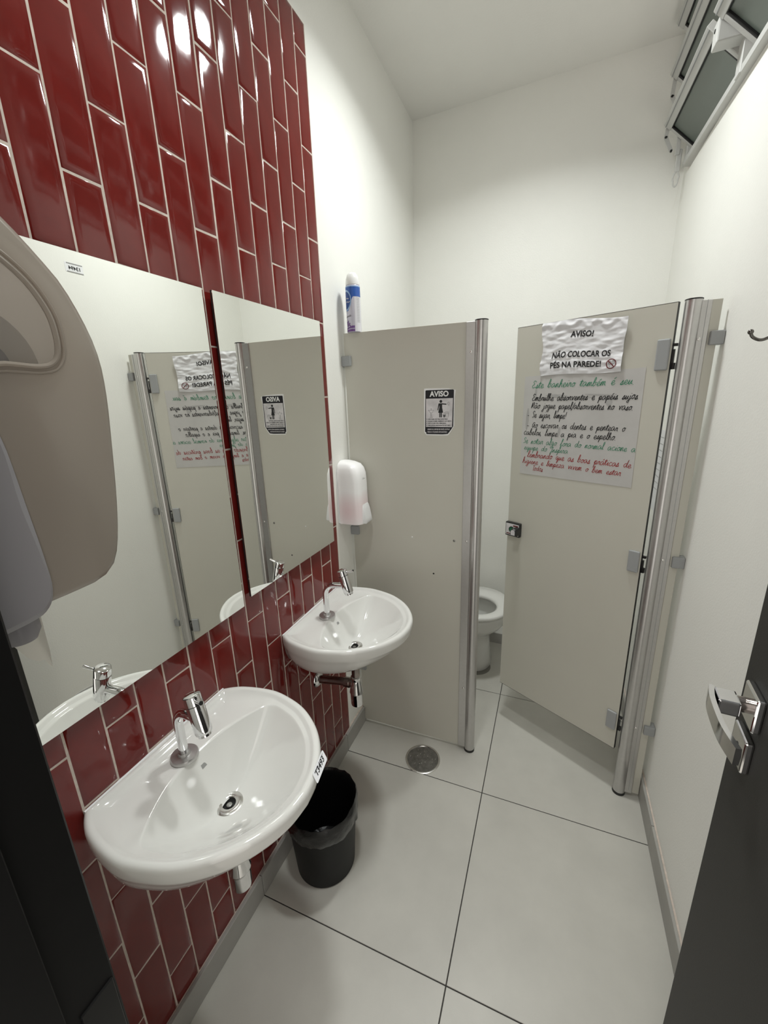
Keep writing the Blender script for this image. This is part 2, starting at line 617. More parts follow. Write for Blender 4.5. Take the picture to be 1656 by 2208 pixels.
# ------------------------------------------------------------------ ceiling lamps (above the frame)
def lamp(x, y, label, m, beam, spread):
    t = thing('ceiling_lamp', label, 'lamp', (x, y, H), 0, 'round ceiling lamps')
    obj('lamp_body', lathe(bmesh.new(), [(.110, 0), (.110, -.02), (.103, -.031), (.091, -.033)], n=48, cap1=False), 'lamp_body', t, True)
    obj('diffuser', lathe(bmesh.new(), [(.092, -.028), (.089, -.034), (.06, -.039), (.02, -.041)], n=48), m, t, True)
    ld = bpy.data.lights.new('lamp_beam', 'AREA')
    ld.shape = 'DISK'
    ld.size = .175
    ld.energy = beam
    ld.color = LAMP_COL[:3]
    ld.spread = math.radians(spread)
    lo = bpy.data.objects.new('lamp_beam', ld)
    COL.objects.link(lo)
    lo.parent = t
    lo.location = (0, 0, -.043)
lamp(.585, .662, 'round white ceiling lamp above the stall partition', 'lamp_diffuser_stall', BEAM_STALL, 143)
lamp(.43, -.28, 'round white ceiling lamp near the entrance', 'lamp_diffuser_sinks', BEAM_SINKS, 95)

# ================================================================== ENTRANCE DOOR (opened against the right wall)
hp = Vector((1.036, -.729, 0))
ev = Vector((1.0835, -.1275, 0)) - hp
LD = ev.length
dang = math.atan2(ev.y, ev.x)
door = bpy.data.objects.new('door_1', None)
COL.objects.link(door)
door.location = hp
door.rotation_euler = (0, 0, dang)
struct(door)
# local: +x along the leaf towards the free edge, +y towards the room (left)
obj('leaf', B(.004, LD, -.034, 0, .008, 2.095, bev=.0015), 'door_charcoal', door)
hb = B(.510, .566, .0, .011, 1.038, 1.094, bev=.003, seg=2)
ros = obj('rosette', hb, 'chrome', door)
kb = obj('key_plate', B(.515, .571, 0, .011, .960, 1.016, bev=.003, seg=2), 'chrome', door)
obj('keyhole', lathe(bmesh.new(), [(.005, .0105), (.005, .0116)], (.543, 0, .990), 12, 'Y'), 'black_hole', kb)
obj('keyhole', B(.5408, .5452, .0105, .0116, .972, .990), 'black_hole', kb)
hd = bpy.data.objects.new('handle', None)
COL.objects.link(hd)
hd.parent = door
bm = bmesh.new()
cyl(bm, (.538, .010, 1.066), (.538, .028, 1.066), .0115, 20)
obj('neck', bm, 'dull_chrome', hd, True)
bm = B(.518, .553, .024, .052, 1.054, 1.078, bev=.003, seg=2)
obj('stem', bm, 'chrome', hd)
# bowed grip running back towards the hinges
gp = catmull([(.553, .054, 1.066), (.525, .059, 1.066), (.490, .060, 1.066), (.455, .0585, 1.066), (.418, .0515, 1.066)], 8)
bm = bmesh.new()
rings = []
for (p, t, a, b) in frames(gp):
    s = Vector((-t.y, t.x, 0)).normalized()
    rings.append([p + s * .0035 + Vector((0, 0, .013)), p + s * .0045, p + s * .0035 - Vector((0, 0, .013)), p - s * .0035 - Vector((0, 0, .013)), p - s * .0035 + Vector((0, 0, .013))])
ring_loft(bm, rings, True, True, True)
obj('grip', bm, 'chrome', hd, True, angle=35)

# ================================================================== MIRRORS
def mirror(y0, y1, z0, z1, xb, label):
    t = thing('wall_mirror', label, 'mirror', (0, (y0 + y1) / 2, z0), 0, 'frameless mirrors over the basins')
    hw, h = (y1 - y0) / 2, z1 - z0
    obj('backing', B(xb - .006, xb - .0015, -hw, hw, 0, h), 'mirror_back', t)
    obj('glass', B(xb - .0015, xb, -hw, hw, 0, h), 'mirror_glass', t)
mirror(-.700, -.0670, .9846, 1.7784, .0085, 'frameless wall mirror over the nearer basin, beside the towel dispenser')
mirror(-.0425, .4410, 1.0030, 1.7786, .0150, 'frameless wall mirror over the farther basin, beside the soap dispenser')

# ================================================================== BASINS
half = [(0, .183), (.02, .197), (.046, .209), (.09, .2195), (.14, .2235), (.19, .2145), (.24, .197), (.285, .168), (.32, .135), (.349, .093), (.368, .047), (.3745, 0)]
outl = catmull([(x, y, 0) for x, y in half], 5)
OUT = [(p.x, p.y) for p in outl] + [(p.x, -p.y) for p in reversed(outl[:-1])]
back = [(0., -.183 + .366 * k / 14) for k in range(1, 14)]
OUT = OUT + back                    # closed D outline
DR = (.163, 0.)                     # drain
def inset_pt(p, d):
    """move an outline point inwards by d (towards the drain, straight at the back)"""
    v = Vector((DR[0] - p[0], DR[1] - p[1]))
    L = v.length
    v /= L
    return (p[0] + v.x * d, p[1] + v.y * d)
def bowl_edge(p):
    """where the bowl begins on the ray from the drain towards an inner rim point"""
    dx, dy = p[0] - DR[0], p[1] - DR[1]
    A = 1.55 * dy * dy
    if A < 1e-9:
        t = .075 / -dx if dx < 0 else 9.
    else:
        t = (dx + math.sqrt(dx * dx + 4 * A * .075)) / (2 * A)
    k = 14.
    return (t ** -k + .94 ** -k) ** (-1 / k)
def basin_mesh():
    bm = bmesh.new()
    rings = []
    # underside (from the bottom up)
    for sx, sy, z in ((.30, .12, -.146), (.42, .30, -.144), (.52, .54, -.136), (.64, .76, -.122), (.76, .885, -.101), (.86, .94, -.078), (.925, .965, -.058), (.955, .978, -.046), (.980, .989, -.040), (.992, .996, -.033), (1., 1., -.012)):
        rings.append([(x * sx + (.163 * (1 - sx) * .35 if x > .001 else 0), y * sy, z) for x, y in OUT])
    # rim
    for d, z in ((.001, -.006), (.0035, -.002), (.0075, 0.), (.0125, -.0002), (.0175, -.0025), (.022, -.0075)):
        rings.append([(*inset_pt(p, d), z) for p in OUT])
    inner = [inset_pt(p, .022) for p in OUT]
    # shelf, then bowl
    eds = [bowl_edge(p) for p in inner]
    for wgt in (.25, .5, .75, .9):
        ring = []
        for p, e in zip(inner, eds):
            t = 1 + (e - 1) * wgt
            back_w = ss(.08, .30, 1 - e)
            z = -.0075 - .0045 * wgt - .005 * math.sin(PI * wgt) * back_w
            ring.append((DR[0] + (p[0] - DR[0]) * t, DR[1] + (p[1] - DR[1]) * t, z))
        rings.append(ring)
    zd = -.122
    for rho in (1., .985, .94, .87, .77, .65, .52, .40, .29, .20, .135):
        ring = []
        for p, e in zip(inner, eds):
            t = e * rho
            back_w = ss(.08, .30, 1 - e)
            ze = -.012 - .0012 * back_w
            pw = 1.75
            z = ze + (zd - ze) * (1 - rho ** pw) / (1 - .1 ** pw)
            x, y = DR[0] + (p[0] - DR[0]) * t, DR[1] + (p[1] - DR[1]) * t
            ring.append((x, y, max(z, zd)))
        rings.append(ring)
    ring_loft(bm, rings, True, True, False)
    return mesh_of(bm, True, 179)
BAS = basin_mesh()
BAS.materials.append(MATS['ceramic'])
ZS = .80
def basin(yc, label):
    t = thing('wash_basin', label, 'basin', (.0008, yc, ZS), 0, 'wall hung basins')
    link('bowl', BAS, None, t)
    dr = obj('drain_ring', lathe(bmesh.new(), [(.0135, -.131), (.0145, -.1185), (.018, -.1165), (.024, -.1165), (.0295, -.1185), (.031, -.122)], (DR[0], DR[1], 0), 40, cap0=False, cap1=False), 'steel_ring', t, True)
    obj('drain_hole', lathe(bmesh.new(), [(.0145, -.128), (.001, -.1281)], (DR[0], DR[1], 0), 24, cap0=False), 'black_hole', dr)
    obj('drain_screw', lathe(bmesh.new(), [(.0065, -.128), (.006, -.1225), (.003, -.122)], (DR[0], DR[1], 0), 20), 'steel', dr, True)
    # small printed mark on the bowl
    raw('maker_mark', [(.0985, -.001, -.0385), (.0985, .012, -.0385), (.1025, .012, -.0470), (.1025, -.001, -.0470)], [(0, 1, 2, 3)], 'smudge', t)
    # bead of sealant at the wall
    obj('sealant', tube(bmesh.new(), [(.0003, -.181, -.004), (.0003, 0, -.002), (.0003, .181, -.004)], .0032, 8), 'white_plastic', t, True)
    return t
Y1, Y2 = -.358, .272
basin(Y1, 'white ceramic basin nearest the camera, with a number label on its rim')
basin(Y2, 'white ceramic basin beside the stall partition, the farther of the two')

def faucet(yc, label, tilt, turn):
    t = thing('faucet', label, 'faucet', (.070, yc, ZS - .0142), turn, 'chrome basin taps')
    obj('base_flange', lathe(bmesh.new(), [(.0285, 0), (.0290, .003), (.0285, .008), (.0272, .0095), (.0135, .0105), (.0118, .016)], n=40), 'satin_metal', t, True)
    arc = [(0, 0, .012), (0, 0, .060), (0, 0, .082)] + [(.046 - .046 * math.cos(a), 0, .090 + .040 * math.sin(a)) for a in [PI / 2 * k / 10 for k in range(11)]] + [(.062, 0, .1315), (.075, 0, .133)]
    obj('spout_pipe', tube(bmesh.new(), arc, .0098, 24), 'chrome', t, True)
    a = Vector((.0685, 0, .188))
    b = Vector((.0925, 0, .103))
    d = (b - a).normalized()
    L = (b - a).length
    head = bpy.data.objects.new('tap_head', None)
    COL.objects.link(head)
    head.parent = t
    head.location = a
    head.rotation_euler = Vector((0, 0, -1)).rotation_difference(d).to_euler()
    obj('body', lathe(bmesh.new(), [(.0165, -.0205), (.0172, -.022), (.0172, -L + .010), (.0158, -L + .006), (.0135, -L + .006), (.0135, -L), (.011, -L), (.010, -L + .004)], n=40), 'chrome', head, True)
    obj('aerator', lathe(bmesh.new(), [(.0105, -L + .003), (.001, -L + .0028)], n=20), 'black_hole', head)
    obj('seal_ring', lathe(bmesh.new(), [(.0168, -.0208), (.0168, -.0192)], n=32), 'rubber_black', head)
    knob = obj('knob', lathe(bmesh.new(), [(.0172, -.0192), (.0172, -.004), (.0168, -.001), (.014, .0005), (.002, .0012)], n=40), 'chrome', head, True)
    dv_ = Vector((math.cos(tilt), math.sin(tilt), 0))
    obj('lever', tube(bmesh.new(), [dv_ * .012 + Vector((0, 0, -.0105)), dv_ * .030 + Vector((0, 0, -.0100)), dv_ * .042 + Vector((0, 0, -.0085))], [.0036, .0034, .0042], 14), 'chrome', knob, True)
    e0 = dv_ * .042 + Vector((0, 0, -.0085))
    obj('lever_tip', cyl(bmesh.new(), e0, e0 + dv_ * .0006, .0034, 14), 'black_hole', knob)
faucet(Y1 - .012, 'chrome tap on the nearer basin, lever turned towards the doorway', -.18, math.radians(-9))
faucet(Y2 - .012, 'chrome tap on the farther basin by the stall partition', .05, 0.)

def trap(yc, label):
    t = thing('bottle_trap', label, 'trap', (DR[0], yc, ZS - .122), 0, 'chrome bottle traps')
    obj('tailpiece', lathe(bmesh.new(), [(.024, -.026), (.024, -.034), (.018, -.040), (.0145, -.044), (.0145, -.124)], n=28), 'dull_chrome', t, True)
    obj('nut', lathe(bmesh.new(), [(.0145, -.121), (.0185, -.124), (.0195, -.133), (.0175, -.138)], n=28), 'chrome', t, True)
    obj('bottle', lathe(bmesh.new(), [(.0165, -.136), (.0190, -.147), (.0245, -.182), (.0255, -.188), (.0230, -.191), (.0230, -.197), (.0225, -.232), (.0215, -.241), (.016, -.2435)], n=32), 'chrome', t, True)
    x0 = -DR[0]
    obj('waste_pipe', tube(bmesh.new(), [(-.010, 0, -.156), (-.06, 0, -.160), (x0 + .004, 0, -.176)], .0150, 24), 'dull_chrome', t, True)
    obj('pipe_nut', tube(bmesh.new(), [(-.026, 0, -.157), (-.044, 0, -.1585)], .0190, 12), 'dull_chrome', t)
    obj('wall_flange', lathe(bmesh.new(), [(.031, x0 + .0015), (.029, x0 + .005), (.022, x0 + .010), (.0155, x0 + .013)], (0, 0, -.176), 32, 'X'), 'chrome', t, True)
trap(Y1, 'chrome bottle trap under the nearer basin')
trap(Y2, 'chrome bottle trap with wall pipe under the farther basin')
# flexible water pipe under the farther basin
fl = catmull([(.004, .415, .60), (.03, .40, .58), (.09, .345, .575), (.12, .31, .59), (.118, .268, .632)], 8)
o = obj('supply_hose', tube(bmesh.new(), fl, .006, 12), 'dull_chrome', None, True)
tag(o, 'dark flexible supply hose curling under the farther basin', 'hose')

# number label on the nearer basin's rim
la, lb = Vector((.3640, -.3235, .8030)), Vector((.3530, -.2640, .8030))
lc = Vector((.3795, -.3305, .7900))
ex, ey = (lb - la).normalized(), (lc - la)
eyl = ey.length
ey = ey.normalized()
en = ex.cross(ey).normalized()
if en.z < 0:
    en = -en
def lab(u, v, off):
    return la + ex * u - ey * v + en * (off + .0012)
LW = (lb - la).length
t = thing('number_label', 'white label reading 13493 stuck on the nearer basin rim', 'label')
rr = .004
rp = []
for cx, cy, a0 in ((LW - rr, -rr, 0), (rr, -rr, PI / 2), (rr, -eyl + rr, PI), (LW - rr, -eyl + rr, 1.5 * PI)):
    rp += [(cx + rr * math.cos(a0 + PI / 2 * k / 4), cy + rr * math.sin(a0 + PI / 2 * k / 4)) for k in range(5)]
bm = bmesh.new()
ring_loft(bm, [[lab(x, y, 0) for x, y in rp], [lab(x, y, .0003) for x, y in rp]], True, True, True)
obj('label_sheet', bm, 'label_white', t)
put_text('digits', '13493', .0155, lab, LW / 2 + .001, -eyl + .0068, 'ink_black', t, .0006, bold=.0004, align='CENTER', width=.039)
poly('small_print', [(.007, -.0065), (.025, -.0065), (.025, -.0040), (.007, -.0040)], lab, 'ink_grey', t, .0006)
poly('small_print', [(LW - .020, -.0045), (LW - .006, -.0045), (LW - .006, -.0036), (LW - .020, -.0036)], lab, 'ink_grey', t, .0006)

# ================================================================== SOAP DISPENSER on the strip of white wall
t = thing('soap_dispenser', 'white translucent soap dispenser with pink soap between mirror and partition', 'dispenser', (-.006, .575, 1.045))
def rr_ring(d, wdt, z, x0=.006, n=6, rad=.03):
    rad = min(rad, d * .6, wdt * .98)
    pts = []
    pts += [(x0, -wdt, z)]
    for k in range(n + 1):
        a = -PI / 2 + PI / 2 * k / n
        pts.append((x0 + d - rad + rad * math.cos(a), -wdt + rad + rad * math.sin(a), z))
    for k in range(n + 1):
        a = PI / 2 * k / n
        pts.append((x0 + d - rad + rad * math.cos(a), wdt - rad + rad * math.sin(a), z))
    pts += [(x0, wdt, z)]
    return pts
bm = bmesh.new()
prof = [(.092, .0500, 0), (.093, .0505, .01), (.092, .051, .05), (.090, .051, .11), (.089, .0505, .17), (.087, .050, .198), (.081, .0475, .219), (.070, .043, .234), (.052, .035, .2425), (.028, .023, .2475), (.010, .012, .2485)]
ring_loft(bm, [rr_ring(d, wd_, z) for d, wd_, z in prof], True, True, True)
obj('cover', bm, 'soap_shell', t, True, angle=60)
bm = bmesh.new()
ring_loft(bm, [[(0, y * 1.0, z), (.0065, y * 1.0, z)] for y, z in [( -.050, .002), (-.052, .05), (-.052, .17), (-.046, .21), (-.03, .238), (0, .249), (.03, .238), (.046, .21), (.052, .17), (.052, .05), (.050, .002)]], False)
obj('back_plate', bm, 'white_plastic', t)
bm = bmesh.new()
ring_loft(bm, [[(.094 + dx, -.031 * s, z), (.099 + dx + ex_, -.027 * s, z), (.099 + dx + ex_, .027 * s, z), (.094 + dx, .031 * s, z)] for dx, ex_, s, z in ((-.006, .002, .7, .083), (-.004, .005, .92, .072), (-.003, .008, 1., .055), (-.002, .013, 1.02, .022), (-.002, .015, 1.02, .006), (-.002, .013, 1.0, .002))], True, True, True)
obj('push_bar', bm, 'white_plastic', t, True)
def soapf(u, v, off):
    return Vector((.0955 + off, u, v))
V, Fs = ribbon([[(-.012 + .0016 * k, .178 + .0016 * (k % 2)) for k in range(15)], [(-.014, .1775), (-.011, .1825), (-.004, .1822)]], soapf, .0010, .0008)
raw('brand_mark', V, Fs, 'ink_black', t)
for i, y in enumerate((-.035, -.012, .012, .034)):
    obj('lower_rib', B(.03 + .012 * (i % 2), .062, y - .004, y + .004, -.004, .001), 'soap_shell', t)

# ================================================================== TOWEL DISPENSER on the wall beside the doorway
XT = .352
t = thing('towel_dispenser', 'smoky plastic paper towel dispenser on the wall beside the doorway', 'dispenser', (.215, YN, 1.36))
HW = XT - .215
oy = lambda y: y - YN
prof_pts = [(oy(y), z) for y, z in ((-.745, .368), (-.70, .362), (-.665, .346), (-.635, .322), (-.612, .298), (-.594, .274), (-.577, .229), (-.5745, .182), (-.582, .113), (-.589, .065), (-.597, .028), (-.606, .008), (-.622, -.002), (-.65, -.004), (-.68, -.004), (-.745, -.001))]
pp = [(p.x, p.y) for p in catmull([(a, b, 0) for a, b in prof_pts], 4)]
def resamp(loop, n):
    L = [0.]
    P = loop + [loop[0]]
    for a, b in zip(P, P[1:]):
        L.append(L[-1] + math.hypot(b[0] - a[0], b[1] - a[1]))
    out = []
    for k in range(n):
        s = L[-1] * k / n
        i = max(j for j in range(len(L) - 1) if L[j] <= s)
        q = (s - L[i]) / max(L[i + 1] - L[i], 1e-9)
        out.append((P[i][0] + (P[i + 1][0] - P[i][0]) * q, P[i][1] + (P[i + 1][1] - P[i][1]) * q))
    return out
def inset2(loop, d, c):
    out = []
    for y, z in loop:
        v = Vector((c[0] - y, c[1] - z))
        v = v / v.length * d
        out.append((y + v.x, z + v.y))
    return out
NL = 72
cen = (oy(-.665), .17)
L0 = resamp(pp, NL)
win_pts = [(oy(y), z) for y, z in ((-.715, .207), (-.66, .206), (-.635, .205), (-.623, .209), (-.6165, .221), (-.6165, .243), (-.622, .259), (-.632, .274), (-.65, .289), (-.675, .302), (-.715, .312))]
wl = [(p.x, p.y) for p in catmull([(a, b, 0) for a, b in win_pts], 6, True)]
# match window loop to the outer loop by angle about the window centre
wc = (oy(-.660), .25)
def ray_hit(loop, ang):
    best = None
    d = (math.cos(ang), math.sin(ang))
    P = loop + [loop[0]]
    for a, b in zip(P, P[1:]):
        ex_, ey_ = b[0] - a[0], b[1] - a[1]
        den = d[0] * ey_ - d[1] * ex_
        if abs(den) < 1e-12:
            continue
        tt = ((a[0] - wc[0]) * ey_ - (a[1] - wc[1]) * ex_) / den
        uu = ((a[0] - wc[0]) * d[1] - (a[1] - wc[1]) * d[0]) / den
        if tt > 0 and -1e-6 <= uu <= 1 + 1e-6 and (best is None or tt < best):
            best = tt
    return (wc[0] + d[0] * best, wc[1] + d[1] * best)
LI = inset2(L0, .010, cen)
W0 = [ray_hit(wl, math.atan2(p[1] - wc[1], p[0] - wc[0])) for p in LI]
bm = bmesh.new()
ring_loft(bm, [[(-HW, y, z) for y, z in LI], [(-HW + .004, y, z) for y, z in inset2(L0, .003, cen)], [(-HW + .012, y, z) for y, z in L0],
               [(HW - .012, y, z) for y, z in L0], [(HW - .004, y, z) for y, z in inset2(L0, .003, cen)], [(HW, y, z) for y, z in LI],
               [(HW, y, z) for y, z in W0], [(HW - .004, y, z) for y, z in W0]], True, True, False)
cover = obj('cover', bm, 'smoky_plastic', t, True, angle=50)
raw('viewing_window', [(HW - .003, y, z) for y, z in W0], [tuple(range(NL))], 'smoky_window', t)
for d_, r_ in ((0, .0022), (.0055, .0013)):
    wr = inset2(wl, -d_, wc)
    obj('window_ridge', tube(bmesh.new(), [(HW + .0006, y, z) for y, z in wr + wr[:1]], r_, 8, False), 'smoky_plastic', t, True)
bm = bmesh.new()
cyl(bm, (-HW + .03, oy(-.672), .205), (HW - .025, oy(-.672), .205), .052, 40)
obj('towel_roll', bm, 'tissue', t, True, angle=30)
bm = bmesh.new()
cyl(bm, (HW - .024, oy(-.672), .205), (HW - .010, oy(-.672), .205), .022, 24)
obj('roll_holder', bm, 'smoky_base', t, True, angle=30)
obj('rubber_roller', cyl(bmesh.new(), (-HW + .03, oy(-.632), .085), (HW - .035, oy(-.632), .085), .026, 28), 'black_plastic', t, True, angle=30)
# paler base shell at the back, its edge sloping down to the bottom
bp_ = [(oy(y), z) for y, z in ((-.745, .21), (-.69, .182), (-.677, .152), (-.672, .09), (-.669, .04), (-.669, .012), (-.676, -.004), (-.693, -.010), (-.745, -.012))]
bpl = [(p.x, p.y) for p in catmull([(a, b, 0) for a, b in bp_], 4)]
bc = (oy(-.72), .09)
bm = bmesh.new()
ring_loft(bm, [[(-HW - .004, y, z) for y, z in inset2(bpl, .004, bc)], [(-HW - .001, y, z) for y, z in bpl], [(HW + .002, y, z) for y, z in bpl], [(HW + .0065, y, z) for y, z in inset2(bpl, .006, bc)]], True, True, True)
obj('base_shell', bm, 'smoky_base', t, True, angle=35)
obj('feed_knob', lathe(bmesh.new(), [(.001, -.030), (.012, -.028), (.016, -.020), (.016, -.008), (.013, 0)], (HW - .025, oy(-.690), -.006), 24), 'smoky_base', t, True)
# a torn towel sheet hanging out
bm = bmesh.new()
def tow(u, v, off):
    x = .165 + u
    z = 1.352 - v
    return Vector((x, -.640 + .010 * math.sin(u * 40) * v / .1 + .05 * v + off, z))
top, bot = [], []
for j in range(9):
    r1, r2 = [], []
    for i in range(11):
        u = .115 * i / 10
        vmax = .095 + .035 * (1 - abs(u - .055) / .055) + .008 * math.sin(i * 2.3)
        r1.append(tow(u - .02, vmax * j / 8, .0004))
        r2.append(tow(u - .02, vmax * j / 8, 0))
    top.append(r1)
    bot.append(r2)
bm.free()
o = grid_solid('paper_towel', top, bot, 'tissue')
tag(o, 'torn sheet of white paper towel hanging out of the smoky dispenser', 'paper towel')

# ================================================================== STALL: fixed panel, post, pilaster
YP = .640
t = thing('stall_partition', 'grey stall partition panel with aluminium post beside the farther basin', 'partition', (0, YP, 0))
obj('panel', B(.004, .494, -.006, .006, .016, 1.7635, bev=.0006), 'laminate', t)
obj('channel', B(.468, .500, -.0115, .0115, .016, 1.7625, bev=.0015), 'aluminium', t)
PX = .5175
def post(parent, px, sgn):
    bm = bmesh.new()
    lathe(bm, [(.0215, .010), (.0215, 1.7640)], (px, 0, 0), 40)
    obj('post', bm, 'aluminium', parent, True)
    obj('foot_cap', lathe(bmesh.new(), [(.0225, 0), (.0225, .010), (.021, .012)], (px, 0, 0), 40), 'black_plastic', parent, True)
    obj('top_cap', lathe(bmesh.new(), [(.0222, 1.7635), (.0222, 1.7665), (.020, 1.7675)], (px, 0, 0), 40), 'black_plastic', parent, True)
post(t, PX, 1)
for z in (1.666, .985, .322):
    obj('screw', lathe(bmesh.new(), [(.0045, -.0115), (.0045, -.0130), (.003, -.0142)], (.487, 0, z), 14, 'Y'), 'steel_ring', t, True)
for z in (1.664, .987, .318):
    obj('wall_clip', B(-.0055, .032, -.017, .017, z - .0185, z + .0185, bev=.002), 'clip_plastic', t)
obj('screw', lathe(bmesh.new(), [(.0045, -.006), (.0045, -.0072), (.003, -.0078)], (.437, 0, .981), 14, 'Y'), 'steel', t, True)
obj('screw', lathe(bmesh.new(), [(.0032, -.006), (.0032, -.0070), (.002, -.0078)], (.266, 0, .979), 14, 'Y'), 'sticker_white', t, True)
obj('screw_hole', lathe(bmesh.new(), [(.0036, -.0055), (.0036, -.0063)], (.355, 0, .831), 14, 'Y'), 'black_hole', t)

t = thing('stall_pilaster', 'aluminium hinge post with narrow grey panel against the right wall', 'partition', (0, YP, 0))
post(t, 1.1055, -1)
obj('channel', B(1.122, 1.1475, -.0115, .0115, .016, 1.7605, bev=.0015), 'aluminium', t)
obj('channel_groove', B(1.1355, 1.1365, -.0122, -.0114, .030, 1.7605), 'clip_plastic', t)
obj('panel', B(1.127, 1.1715, -.006, .006, .016, 1.7605, bev=.0006), 'laminate', t)
for z in (1.659, .987, .320):
    obj('screw', lathe(bmesh.new(), [(.0045, -.0115), (.0045, -.0130), (.003, -.0142)], (1.128, 0, z), 14, 'Y'), 'steel_ring', t, True)
for z in (1.660, .983, .320):
    obj('wall_clip', B(1.153, XR - .0006, -.017, .017, z - .0185, z + .0185, bev=.002), 'clip_plastic', t)

# ================================================================== STALL DOOR
DA = math.radians(28.5)
dh = Vector((1.070, .640, 0))
# local: +x from the hinge towards the free edge, +y = away from the camera
t = thing('stall_door', 'grey laminate stall door standing ajar with paper notices on it', 'door', dh, PI - DA)
# local y axis now points to the camera side of the leaf
obj('leaf', B(.0012, .5188, -.012, 0, .1962, 1.7628), 'laminate', t)
obj('edge_band', B(0, .0012, -.0122, .0002, .195, 1.764), 'laminate_edge', t)
obj('edge_band', B(.5188, .52, -.0122, .0002, .195, 1.764), 'laminate_pale_edge', t)
obj('edge_band', B(.0012, .5188, -.0122, .0002, 1.7628, 1.764), 'laminate_edge', t)
obj('edge_band', B(.0012, .5188, -.0122, .0002, .195, .1962), 'laminate_edge', t)
for z0, z1 in ((1.579, 1.667), (.928, 1.004), (.280, .357)):
    hz = obj('hinge_plate', B(.005, .0395, .0003, .0085, z0, z1, bev=.0035, seg=2), 'clip_plastic', t)
    obj('hinge_plate', B(.005, .0395, -.0205, -.0123, z0, z1, bev=.0035, seg=2), 'clip_plastic', t)
    bm = bmesh.new()
    box(bm, -.0105, -.0003, -.010, -.002, z1 - .022, z1 - .014)
    box(bm, -.0105, -.0003, -.010, -.002, z0 + .002, z0 + .020)
    box(bm, -.006, -.0003, -.010, -.002, z0 + .002, z1 - .03)
    obj('hinge_pin', bm, 'black_plastic', hz)
lk = obj('lock_case', B(.452, .5215, .0003, .0165, .944, 1.005, bev=.004, seg=2), 'black_plastic', t)
obj('face_plate', B(.4565, .5175, .0163, .0172, .950, .999, bev=.0003), 'sticker_silver', lk)
bm = lathe(bmesh.new(), [(.0125, .0170), (.0125, .0186)], (.4905, 0, .975), 24, 'Y')
obj('indicator_ring', bm, 'black_plastic', lk)
obj('indicator', lathe(bmesh.new(), [(.0088, .0180), (.0088, .0189)], (.4905, 0, .975), 24, 'Y'), 'indicator_green', lk)
obj('red_marking', B(.4600, .4830, .0171, .0176, .9890, .9945), 'ink_darkred', lk)
obj('red_marking', B(.4930, .5140, .0171, .0176, .9535, .9575), 'ink_darkred', lk)
bm = bmesh.new()
kn = [(-.013, -.016), (.013, -.016), (.0135, .004), (.010, .013), (0, .0165), (-.010, .013), (-.0135, .004)]
ring_loft(bm, [[(.463 + a, .0165, .974 + b) for a, b in kn], [(.463 + a, .046, .974 + b) for a, b in kn], [(.463 + a * .85, .049, .974 + b * .85) for a, b in kn]], True, True, True)
k_ = obj('turn_knob', bm, 'black_plastic', t)
bm = bmesh.new()
ring_loft(bm, [[(.463 + a * .72, .0488, .974 + b * .72) for a, b in kn], [(.463 + a * .72, .0494, .974 + b * .72) for a, b in kn]], True, True, True)
obj('knob_cap', bm, 'sticker_silver', k_)

# surface of the door as seen by the notices: s from the hinge edge, z up
sdir = Vector((-math.cos(DA), math.sin(DA), 0))
ndir = Vector((-math.sin(DA), -math.cos(DA), 0))
def dsurf(s, z, off):
    return dh + sdir * s + Vector((0, 0, z)) + ndir * (off + .0004)

# ------------------------------------------------------------------ printed A4 notice (wrinkled)
S0, S1 = .414, .130      # left / right in the photograph
def paper_h(u, v):
    q = Vector((u * 17, v * 34, 3.1))
    h = .0036 + .0020 * noise.noise(q * .5) + .0006 * noise.noise(q * 1.2 + Vector((5, 1, 2)))
    h += .0012 * abs(noise.noise(Vector((u * 6 + v * 3, v * 5 - u * 4, 7.7))))
    h += .0025 * math.exp(-((v - .93 - .05 * math.sin(u * 30)) / .05) ** 2)
    h += .0035 * ss(.05, .0, u) + .004 * ss(.88, 1., u) * ss(.4, .7, v) + .005 * ss(.80, 1., u) * ss(.35, .1, v)
    h *= .55 + .45 * ss(.0, .12, v)
    return h
def pmap(u, v, off):
    # u 0..1 left to right, v 0..1 bottom to top
    left = .411 + .004 * math.sin(v * 9)
    right = .133 - .006 * ss(.5, .85, v)
    zb = 1.5845 + .0025 * math.sin(u * 6)
    zt = 1.763 - .016 * ss(.1, 0, u) * 0 - .018 * ss(.3, 1, u)
    return dsurf(left + (right - left) * u, zb + (zt - zb) * v, paper_h(u, v) + off)
t = thing('printed_notice', 'creased white printed notice taped at the top of the stall door', 'notice')
top = [[pmap(i / 90, j / 60, .0004) for i in range(91)] for j in range(61)]
bot = [[pmap(i / 90, j / 60, 0) for i in range(91)] for j in range(61)]
grid_solid('sheet', top, bot, 'paper', t)
def ptext(sx, z, off):
    # sx: distance from the left edge in metres
    return pmap(sx / .281, (z - 1.585) / .172, off)
def subdiv_text(name, s, size, x, z, **k):
    vs, fs = text_geo(s, size, sub=.0035, **k)
    return raw(name, [ptext(x + a, z + b, .0014) for a, b in vs], fs, 'ink_black', t)
subdiv_text('heading', 'AVISO!', .026, .141, 1.702, bold=.0007, align='CENTER', shear=.12, width=.079)
subdiv_text('lettering', 'NÃO COLOCAR OS', .026, .142, 1.6395, bold=.0007, align='CENTER', width=.203)
subdiv_text('lettering', 'PÉS NA PAREDE!', .026, .128, 1.6070, bold=.0007, align='CENTER', width=.178)
cx, cz = .2495, 1.613
V, Fs = ribbon([circle(cx, cz, .0150, 28) + [circle(cx, cz, .0150, 28)[0], circle(cx, cz, .0150, 28)[1]], [(cx - .0105, cz + .0105), (cx + .0105, cz - .0105)]], ptext, .0030, .0017)
raw('prohibition_sign', V, Fs, 'ink_darkred', t)
